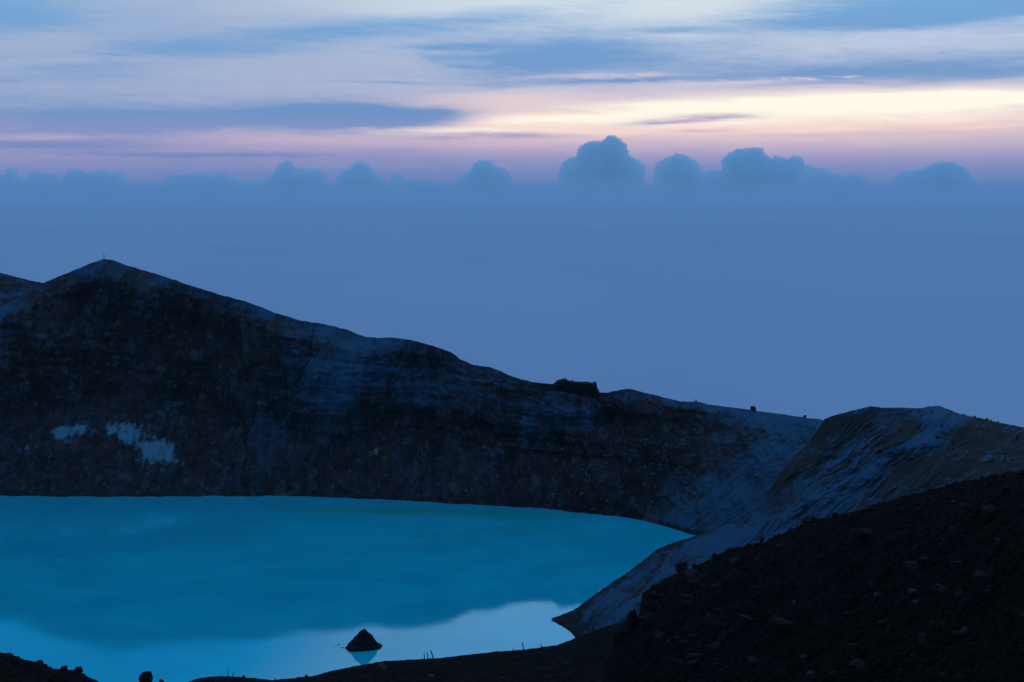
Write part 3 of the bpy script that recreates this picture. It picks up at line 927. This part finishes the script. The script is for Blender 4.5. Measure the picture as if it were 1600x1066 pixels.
def scatter(n, name, surf, region, wlo, whi, mat, label, group, power=2.2):
    """individual rocks picked at random inside a photo region"""
    x0, y0, x1, y1, test = region
    k = 0
    while k < n:
        x, y = random.uniform(x0, x1), random.uniform(y0, y1)
        if not test(x, y):
            continue
        w = wlo + (whi - wlo) * random.random() ** power
        put(name, surf, x, y, w, mat if not isinstance(mat, tuple) else random.choice(mat), label, 'boulder', group)
        k += 1


scatter(170, 'boulder', S_spur, (985, 760, 1600, 1066, lambda x, y: y > spur_y(x) + 8), 7, 30, (M_lava, M_lava, M_lava, M_lava, M_lava, M_grey), 'dark lava rock strewn on the rocky slope', 'lava rocks on the dark slope', 3)
scatter(36, 'boulder', S_spur, (1010, 760, 1600, 1066, lambda x, y: spur_y(x) - 1 < y < spur_y(x) + 5), 4, 13, M_lava, 'dark rock along the upper edge of the rocky slope', 'rocks along the edge of the dark slope', 2)
scatter(40, 'boulder', S_bank, (430, 1000, 960, 1066, lambda x, y: y > bank_y(x) + 4), 3, 9, (M_lava, M_grey), 'small stone half sunk in the dark bank', 'stones on the near bank', 2)
scatter(26, 'boulder', S_bank, (0, 1015, 150, 1066, lambda x, y: y > bank_y(x) + 1), 4, 12, M_lava, 'dark stone on the lower left bank', 'stones on the lower left bank', 2)
scatter(34, 'boulder', S_wall, (830, 660, 1120, 812, lambda x, y: y < shore_y(x) - 6 and y > 690 - 0.1 * (x - 830)), 3, 7.5, (M_palest, M_grey, M_ochre), 'pale rock fallen on the crater wall above the lake', 'pale rocks fallen on the crater wall', 2)


def rubble(name, items, mat):
    V, Fc, n = [], [], 0
    for surf, count, (x0, y0, x1, y1, test), wlo, whi in items:
        k = 0
        while k < count:
            x, y = random.uniform(x0, x1), random.uniform(y0, y1)
            if not test(x, y):
                continue
            k += 1
            p = surf.at(x, y)
            r = (wlo + (whi - wlo) * random.random() ** 2.5) * math.hypot(p[0], p[1]) / F / 2
            v = random.choice(SMALL) * r
            a = random.uniform(0, 6.28)
            c, s = math.cos(a), math.sin(a)
            v = np.stack([v[:, 0] * c - v[:, 1] * s, v[:, 0] * s + v[:, 1] * c, v[:, 2]], -1) + p + np.array([0, 0, r * 0.25])
            V.append(v)
            Fc.extend([[q + n for q in f] for f in ICO1[1]])
            n += len(v)
    me = mesh_from(name, np.concatenate(V), Fc, mat)
    o = bpy.data.objects.new(name, me)
    COL.objects.link(o)
    o['kind'] = 'stuff'
    return o


class Coarse(Surf):
    def __init__(s, G, k=2):
        super().__init__(G[::k, ::k])


C_wall, C_hill, C_bank, C_spur = Coarse(G_wall[nb:]), Coarse(G_hill), Coarse(G_bank), Coarse(G_spur)
scatter(26, 'boulder', S_spur, (1010, 890, 1190, 1050, lambda x, y: y > spur_y(x) + 14), 16, 44, M_lava, 'large rough lava block at the steep left end of the rocky slope', 'lava blocks at the end of the dark slope', 1.5)
rubble('rubble', [(C_spur, 6500, (985, 740, 1600, 1066, lambda x, y: y > spur_y(x)), 2.0, 13),
                  (C_bank, 1100, (0, 1000, 960, 1066, lambda x, y: y > bank_y(x)), 1.6, 5)], M_lava)
clump = lambda x, y: float(fbm(np.array(x / 28), np.array(y / 20), 0.5, 3)) > 0.12
rubble('talus', [(C_wall, 300, (830, 680, 1090, 815, lambda x, y: y < shore_y(x) - 3 and clump(x, y)), 1.2, 8.5),
                 (C_wall, 120, (985, 640, 1180, 760, clump), 1.0, 4.2),
                 (C_wall, 110, (1082, 745, 1112, 832, lambda x, y: y < shore_y(x) - 3), 1.5, 4.5),
                 (C_wall, 170, (0, 560, 830, 775, lambda x, y: y < shore_y(x) - 3), 1.2, 3.4),
                 (C_wall, 70, (60, 420, 700, 560, lambda x, y: y > crest_y(x) + 12), 1.0, 2.4),
                 (C_hill, 150, (1250, 650, 1600, 830, lambda x, y: y > top_y(x) + 4), 1.0, 2.8),
                 (C_hill, 40, (880, 850, 1100, 990, lambda x, y: y > top_y(x) + 1), 1.0, 2.6)], M_palest)
rubble('scree', [(C_wall, 700, (820, 600, 1200, 820, lambda x, y: crest_y(x) + 8 < y < shore_y(x) - 3), 1.2, 5.5),
                 (C_wall, 500, (0, 500, 830, 775, lambda x, y: crest_y(x) + 20 < y < shore_y(x) - 3), 1.2, 4.0),
                 (C_hill, 260, (1420, 645, 1600, 800, lambda x, y: y > top_y(x) + 3), 1.2, 3.4),
                 (C_hill, 160, (880, 850, 1300, 990, lambda x, y: y > top_y(x) + 1), 1.2, 3.4),
                 (C_hill, 130, (866, 836, 1088, 968, lambda x, y: top_y(x) - 1 < y < top_y(x) + 3.5), 1.2, 3.6),
                 (C_wall, 220, (0, 768, 1088, 838, lambda x, y: shore_y(x) - 4 < y < shore_y(x) + 1), 1.0, 3.2)], M_lava)

# ------------------------------------------------------------------ crag on the skyline
NU, NV = 110, 40
uu = np.linspace(862, 937, NU)
ctop = np.interp(uu, [862, 866, 872, 878, 884, 892, 895.5, 897, 899, 903, 906, 918, 924, 928, 930, 932.5, 933, 936, 937], [606, 601, 596.5, 594.5, 593.5, 598, 595.5, 599, 598, 599.5, 599, 599.5, 600.5, 600, 598, 599.5, 607, 611, 614])
cbot = np.interp(uu, [862, 880, 905, 938], [613, 617, 619, 622])
V = []
for k in range(NU):
    pt, pb = at_d(uu[k], ctop[k], 376.5), at_d(uu[k], cbot[k], 374.5)
    hh = pt[2] - pb[2]
    for q in range(NV):
        a = 2 * math.pi * q / NV
        ca, sa = math.cos(a), math.sin(a)
        cb = abs(ca) ** 0.35 * (1 if ca > 0 else -1)
        sb = abs(sa) ** 0.55 * (1 if sa > 0 else -1)
        V.append((pt[0], pt[1] + 1.4 + 3.0 * cb * min(1, 0.35 + hh / 4), pb[2] + hh * (0.5 + 0.5 * sb)))
V = np.array(V)
q1 = fbm(V[:, 0] / 1.6, V[:, 1] / 1.6, V[:, 2] / 0.8, 5)
lay = np.tanh(3 * perlin(V[:, 0] / 9, V[:, 1] / 9, V[:, 2] / 0.55))
V[:, 1] -= 0.55 * q1 + 0.28 * lay
V[:, 2] += 0.24 * q1 + 0.12 * fbm(V[:, 0] / 0.5, V[:, 1] / 0.5, V[:, 2] / 0.5, 3)
Fc = [[k * NV + q, k * NV + (q + 1) % NV, (k + 1) * NV + (q + 1) % NV, (k + 1) * NV + q] for k in range(NU - 1) for q in range(NV)]
Fc += [list(range(NV)), list(range((NU - 1) * NV, NU * NV))]
o = bpy.data.objects.new('rock_outcrop', mesh_from('rock_outcrop', V, Fc, M_lava))
COL.objects.link(o)
tag(o, 'long black crag of layered lava on the crater rim skyline', 'rock')

# ------------------------------------------------------------------ islet in the lake
base = at_z(567, 1012, 0)
v = []
NR, NA = 60, 120
dI = math.hypot(base[0], base[1])
sc = dI / F
for i in range(NR):
    h = i / (NR - 1)                        # 0 at the rim under water, 1 at the peak
    for j in range(NA):
        a = 2 * math.pi * j / NA
        rr_ = np.interp(h, [0, 0.12, 0.35, 0.65, 0.88, 0.97, 1], [33, 27, 20.5, 12, 5.2, 2.4, 0]) * sc
        k = 1 + 0.12 * float(np.sin(a * 2 + 1)) + 0.05 * math.sin(a * 5)
        x, y = rr_ * k * math.cos(a) * (1.0 if math.cos(a) > 0 else 1.04), rr_ * k * math.sin(a) * 0.9
        z = np.interp(h, [0, 0.12, 1], [-1.2, -0.1, 33.0 * sc])
        v.append((x + 3.0 * sc * max(0, h) ** 1.0, y, z))
v = np.array(v)
q = fbm(v[:, 0] / 1.3, v[:, 1] / 1.3, v[:, 2] / 1.3, 5)
q2 = fbm(v[:, 0] / 0.35, v[:, 1] / 0.35, v[:, 2] / 0.35, 3)
dirn = v.copy()
dirn[:, 2] = 0
dirn /= np.linalg.norm(dirn, axis=1)[:, None] + 0.4
v = v + dirn * (0.50 * q + 0.16 * q2)[:, None]
f = [[i * NA + j, i * NA + (j + 1) % NA, (i + 1) * NA + (j + 1) % NA, (i + 1) * NA + j] for i in range(NR - 1) for j in range(NA)]
o = bpy.data.objects.new('islet', mesh_from('islet', v, f, M_islet, True))
COL.objects.link(o)
o.location = base
o.scale = (0.94, 0.94, 0.94)
tag(o, 'dark cone-shaped rock islet standing alone in the milky blue lake', 'islet')
for x, y, w, lb in [(522, 1010, 2.6, 'tiny stone farthest out in the row left of the islet'), (529, 1008, 3.0, 'tiny stone in the middle of the row left of the islet'), (535, 1012.5, 4, 'small stone breaking the water at the left foot of the islet'),
                    (594, 1007, 4.5, 'small stone in the water behind the right foot of the islet'), (594, 1013, 3, 'tiny stone touching the right foot of the islet'), (547, 1018, 3.5, 'tiny stone in the water in front of the islet')]:
    p = at_z(x, y, 0)
    o = bpy.data.objects.new('stone', ROCK_ME['dark_lava_rock'][random.randrange(10)])
    COL.objects.link(o)
    r = w * dI / F / 2
    o.scale = (r, r, r)
    o.location = (p[0], p[1], r * 0.1)
    tag(o, lb, 'stone')


# ------------------------------------------------------------------ stakes, pole, fence, planks
def stick(name, base, top, r, mat, label, cat, group=None, flat=1.0):
    """weathered stake: tapered, slightly crooked, broken top"""
    b0, t0 = np.array(base, float), np.array(top, float)
    ax = t0 - b0
    L = np.linalg.norm(ax)
    rot = Vector(ax / L).to_track_quat('Z', 'Y').to_matrix()
    v, f = [], []
    N, K = 8, 7
    ph = random.uniform(0, 6)
    for i in range(K):
        h = i / (K - 1)
        for j in range(N):
            a = 2 * math.pi * j / N
            rr_ = r * (1 - 0.25 * h) * (1 + 0.12 * math.sin(3 * a + ph + 2 * h))
            z = h * L + (random.uniform(-0.8, 0.8) * r if i == K - 1 else 0)
            bend = 0.25 * r * math.sin(h * 3 + ph)
            p = rot @ Vector((rr_ * math.cos(a) + bend, rr_ * math.sin(a) * flat, z))
            v.append(tuple(p))
    for i in range(K - 1):
        for j in range(N):
            f.append([i * N + j, i * N + (j + 1) % N, (i + 1) * N + (j + 1) % N, (i + 1) * N + j])
    f.append(list(range((K - 1) * N, K * N)))
    f.append(list(range(N))[::-1])
    o = bpy.data.objects.new(name, mesh_from(name, v, f, mat))
    COL.objects.link(o)
    o.location = b0
    return tag(o, label, cat, group)


def stake(surf, x0, y0, x1, y1, wpx, label, group=None, name='wooden_stake'):
    p = surf.at(x0, y0)
    d = math.hypot(p[0], p[1])
    top = at_d(x1, y1, d)
    b0 = np.array(p)
    b0[2] -= 0.15
    return stick(name, b0, top, wpx * d / F / 2, M_wood, label, 'stake' if name == 'wooden_stake' else 'post', group)


g = 'broken stakes along the near bank'
stake(S_bank, 663, 1030.5, 662.5, 1021, 1.6, 'short upright stake, leftmost of three together on the bank', g)
stake(S_bank, 668, 1030, 667.8, 1020, 1.6, 'upright stake in the middle of three on the bank', g)
stake(S_bank, 678, 1029, 673, 1016, 2.0, 'tall stake leaning left beside two short stakes', g)
stake(S_bank, 818, 1015.5, 815.8, 1004, 1.8, 'single leaning stake on the bank edge against pale water', g)
stake(S_bank, 846.5, 1012, 846, 1007.5, 1.8, 'short stump of a stake right of the single leaning stake', g)
stake(S_bank, 802, 1017, 801.5, 1013.5, 1.8, 'tiny stump of a stake left of the single leaning stake', g)
stake(S_bank, 356, 1057, 356.2, 1045.5, 1.3, 'thin straight stake on the bank below the blue water', g)
stake(S_bank, 363.5, 1058, 365.5, 1049.5, 1.3, 'thin stake leaning right beside the thin straight one', g)
stake(S_bank, 428.5, 1063.5, 428.5, 1060, 1.3, 'tiny stub of a stake on the bank between black rocks', g)
# bare stick in the water near the shore tip
p = at_z(899.4, 1001, 0)
stick('wooden_stake', (p[0], p[1], -0.4), at_d(899.6, 996.5, math.hypot(p[0], p[1])), 0.05, M_wood, 'thin stick standing in the water off the shore tip', 'stake', g)
# planks lying on the bank
for x0, y0, x1, y1, lb in [(593, 1039, 600.5, 1048, 'weathered plank lying on the bank, left one of two'), (597.5, 1039, 605, 1047, 'weathered plank lying on the bank, right one of two')]:
    a, c_ = S_bank.at(x0, y0), S_bank.at(x1, y1)
    stick('plank', np.array(a) + [0, 0, 0.22], np.array(c_) + [0, 0, 0.22], 0.13, M_plank, lb, 'plank', 'two planks on the bank', 0.35)
# pole on the summit
p = S_wall.at(163, 405)
stick('summit_pole', (p[0], p[1], p[2] - 0.3), at_d(162.4, 396.5, math.hypot(p[0], p[1])), 0.10, M_wood, 'thin pole standing on the highest summit of the crater rim', 'pole')
# old fence posts along the trail on the right hill
x0 = 1534
for i, x in enumerate([1536, 1545, 1552, 1560, 1566, 1582, 1590]):
    stake(S_hill, x, 722, x + random.uniform(-0.6, 0.6), 717 - random.uniform(0, 1), 0.9, 'short thin post in the row along the trail below the hill', 'short posts along the trail', 'trail_post')
pst = stake(S_hill, 1570.5, 722, 1570, 708, 2.2, 'tallest dark post with a slanted arm beside the trail', None, 'trail_post')
pp = S_hill.at(1570.5, 722)
dd_ = math.hypot(pp[0], pp[1])
arm = stick('arm', at_d(1570, 710, dd_ - 0.1), at_d(1575.5, 706, dd_ - 0.1), 0.09, M_wood, '', '')
for k in ('label', 'category'):
    del arm[k]
arm.location = Vector(arm.location) - Vector(pst.location)
arm.parent = pst

# a dark bushy rock pinnacle at the right edge
V, Fc, n = [], [], 0
for (x, y, w) in [(1590, 692, 4.5), (1589.5, 687, 3.8), (1590, 682, 2.8), (1594, 690, 3.5), (1587, 691, 3), (1597, 692, 2.5)]:
    p = at_d(x, y, 276)
    v = rock_shape(int(x * 7 + y), ICO2, 6, (0.9, 0.8, 1.2), 0.3) * (w * 276 / F) * 0.8 + p
    V.append(v)
    Fc.extend([[q + n for q in f_] for f_ in ICO2[1]])
    n += len(v)
o = bpy.data.objects.new('rock_pinnacle', mesh_from('rock_pinnacle', np.concatenate(V), Fc, M_lava))
COL.objects.link(o)
tag(o, 'dark upright pinnacle on the hillside at the edge of the view', 'rock')

# ------------------------------------------------------------------ cumulus clouds far beyond the haze
mt = bpy.data.materials.new('cloud')
mt.use_nodes = True
nt = mt.node_tree
nt.nodes.clear()
pv = nt.nodes.new('ShaderNodeVolumePrincipled')
pv.inputs['Color'].default_value = (0.99, 1.0, 1.0, 1)
pv.inputs['Density'].default_value = 1 / 115
pv.inputs['Anisotropy'].default_value = 0.2
mo = nt.nodes.new('ShaderNodeOutputMaterial')
nt.links.new(pv.outputs[0], mo.inputs['Volume'])
M_cloud = mt


def cumulus(name, outline, dist, label, group='cumulus towers on the horizon', kind=None, floor=320, big=1.0, knobs=()):
    ox = np.array(outline, float)
    bm_v, bm_f, n = [], [], 0
    x0, x1 = ox[0, 0], ox[-1, 0]
    x = x0
    m_px = dist / F
    lobes = []
    while x <= x1:
        top = np.interp(x, ox[:, 0], ox[:, 1])
        yy = top
        r = random.uniform(3.0, 6.5) * big
        lobes.append((x, yy + r * 0.8, r, random.uniform(-3, 3)))
        yy += r * 1.3
        while yy < floor:
            r2 = random.uniform(6, 12) * big
            lobes.append((x + random.uniform(-2, 2), yy + r2 * 0.9, min(r2, max(4, min(x - x0, x1 - x) + 4)), random.uniform(-8, 8)))
            yy += r2 * 0.9
        x += random.uniform(2.5, 5.0) * big
    lobes += [(a_, b_, c_, random.uniform(-4, 0)) for a_, b_, c_ in knobs]
    for lx_, ly_, r, dz in lobes:
        p = at_d(lx_, ly_, dist + dz * m_px)
        v = ICO2[0] * (r * m_px) * np.array([1, 1.1, 0.95]) + p
        bm_v.append(v)
        bm_f.extend([[q + n for q in f_] for f_ in ICO2[1]])
        n += len(v)
    V = np.concatenate(bm_v)
    c0 = V.mean(0)
    me = mesh_from(name, V - c0, bm_f, M_cloud)
    o = bpy.data.objects.new(name, me)
    COL.objects.link(o)
    o.location = c0
    rm = o.modifiers.new('Remesh', 'REMESH')
    rm.mode = 'VOXEL'
    rm.voxel_size = 1.0 * m_px * max(1, big * 0.9)
    rm.use_smooth_shade = True
    tx = bpy.data.textures.new(name, 'CLOUDS')
    tx.noise_scale = 4.5 * m_px * big
    tx.noise_depth = 4
    dm = o.modifiers.new('Displace', 'DISPLACE')
    dm.texture = tx
    dm.strength = 7.0 * m_px * big
    dm.mid_level = 0.5
    dm.texture_coords = 'LOCAL'
    if kind:
        o['kind'] = kind
    else:
        tag(o, label, 'cloud', group)
    return o


cumulus('cumulus_cloud', [(876, 290), (878, 257), (890, 247), (905, 245), (906, 231), (915, 223), (930, 220), (938, 222), (947, 215), (955, 211), (965, 216), (975, 225), (978, 238), (985, 247), (1001, 251), (1006, 262), (1005, 285)], 66000,
        'tallest cumulus tower, with a round knob on top', knobs=[(956, 224, 12), (968, 234, 12), (938, 236, 13), (920, 234, 12), (889, 259, 11), (905, 262, 16), (940, 254, 22), (975, 258, 18), (990, 262, 13), (960, 250, 20)])
cumulus('cumulus_cloud', [(1024, 285), (1025, 256), (1040, 248), (1055, 241), (1070, 243), (1078, 248), (1085, 250), (1092, 260), (1100, 268), (1105, 285)], 68000,
        'smaller ragged cumulus between the tallest tower and the broad twin-topped one', knobs=[(1058, 255, 13), (1072, 258, 11), (1042, 262, 12), (1062, 268, 15), (1086, 268, 9)])
cumulus('cumulus_cloud', [(1097, 290), (1100, 270), (1112, 265), (1130, 266), (1138, 250), (1140, 238), (1155, 233), (1175, 231), (1190, 232), (1197, 245), (1203, 251), (1210, 244), (1222, 246), (1230, 250), (1240, 243), (1252, 246), (1258, 260), (1255, 290)], 65000,
        'broad cumulus with a flat-topped tower and a lower twin head', knobs=[(1178, 248, 16), (1156, 250, 14), (1165, 264, 22), (1213, 256, 12), (1243, 257, 13), (1225, 266, 17), (1140, 272, 15), (1185, 266, 18), (1115, 278, 12)])
cumulus('cumulus_cloud', [(1258, 290), (1262, 258), (1275, 264), (1290, 264), (1305, 272), (1318, 275), (1330, 270), (1345, 273), (1358, 292)], 70000,
        'low ragged cumulus trailing off right of the twin-headed cloud')
cumulus('cumulus_cloud', [(1380, 302), (1395, 290), (1402, 275), (1412, 268), (1430, 266), (1445, 263), (1458, 256), (1475, 254), (1490, 254), (1505, 262), (1515, 275), (1520, 290), (1530, 302)], 65500,
        'rounded dome-shaped cumulus standing alone, rightmost of the towers', knobs=[(1478, 274, 20), (1496, 276, 18), (1458, 276, 17), (1430, 280, 13), (1410, 284, 12), (1506, 284, 14)])
cumulus('cumulus_cloud', [(712, 292), (715, 278), (735, 270), (740, 258), (750, 250), (765, 251), (772, 260), (785, 262), (795, 272), (805, 288)], 68000,
        'small cumulus leaning left, next left of the tallest tower', knobs=[(757, 260, 10), (765, 262, 9), (785, 272, 10), (730, 281, 11), (755, 275, 14)])
cumulus('cumulus_cloud', [(412, 287), (430, 268), (437, 258), (450, 250), (456, 255), (458, 264), (470, 263), (490, 264), (505, 270), (512, 285)], 70000,
        'pale cumulus with a narrow pointed peak and a long flat shoulder')
cumulus('cumulus_cloud', [(522, 287), (535, 268), (550, 262), (556, 254), (565, 252), (575, 258), (580, 268), (592, 275), (605, 288)], 70000,
        'pale symmetrical cumulus right of the pointed one')
cumulus('cumulus_cloud', [(610, 288), (617, 272), (625, 271), (636, 286)], 71000, 'smallest pale cumulus knob beside the symmetrical cumulus')
cumulus('cumulus_cloud', [(255, 285), (270, 273), (285, 274), (300, 272), (320, 271), (325, 277), (340, 271), (350, 270), (362, 277), (378, 286)], 72000,
        'long low pale cumulus with two humps left of the pointed one')
cumulus('cumulus_cloud', [(-6, 285), (8, 272), (14, 264), (22, 266), (28, 283)], 72000, 'tiny cumulus knob at the left end of the horizon')
cumulus('cumulus_cloud', [(38, 283), (54, 268), (62, 266), (66, 272), (85, 272), (95, 284)], 72500, 'low cumulus second from the left end of the horizon')
cumulus('cumulus_cloud', [(100, 285), (110, 264), (125, 265), (132, 273), (145, 270), (155, 266), (163, 268), (170, 274), (185, 268), (198, 286)], 72000,
        'low cumulus with three small bumps near the left end of the horizon')
bankline = [(-500, 276)]
x = -480
while x < 2100:
    bankline.append((x, np.interp(x, [-500, 400, 900, 1600, 2100], [284, 288, 291, 304, 308]) + random.uniform(-8, 6)))
    x += random.uniform(8, 22)
cumulus('cloud_bank', bankline, 76000, '', kind='stuff', floor=318, big=1.5)

# ------------------------------------------------------------------ haze: one even box of air round the whole place
bm = bmesh.new()
bmesh.ops.create_cube(bm, size=1.0)
bmesh.ops.scale(bm, vec=(130000, 120000, 1), verts=bm.verts)
for vtx in bm.verts:
    vtx.co.z = CZ + 170 if vtx.co.z > 0 else -480
me = bpy.data.meshes.new('haze')
bm.to_mesh(me)
bm.free()
mt = bpy.data.materials.new('haze')
mt.use_nodes = True
nt = mt.node_tree
nt.nodes.clear()
pv = nt.nodes.new('ShaderNodeVolumePrincipled')
pv.inputs['Color'].default_value = (0.80, 0.84, 0.90, 1)
pv.inputs['Density'].default_value = 1 / 27000
pv.inputs['Anisotropy'].default_value = 0.0
mo = nt.nodes.new('ShaderNodeOutputMaterial')
nt.links.new(pv.outputs[0], mo.inputs['Volume'])
me.materials.append(mt)
o = bpy.data.objects.new('haze', me)
COL.objects.link(o)
o['kind'] = 'stuff'
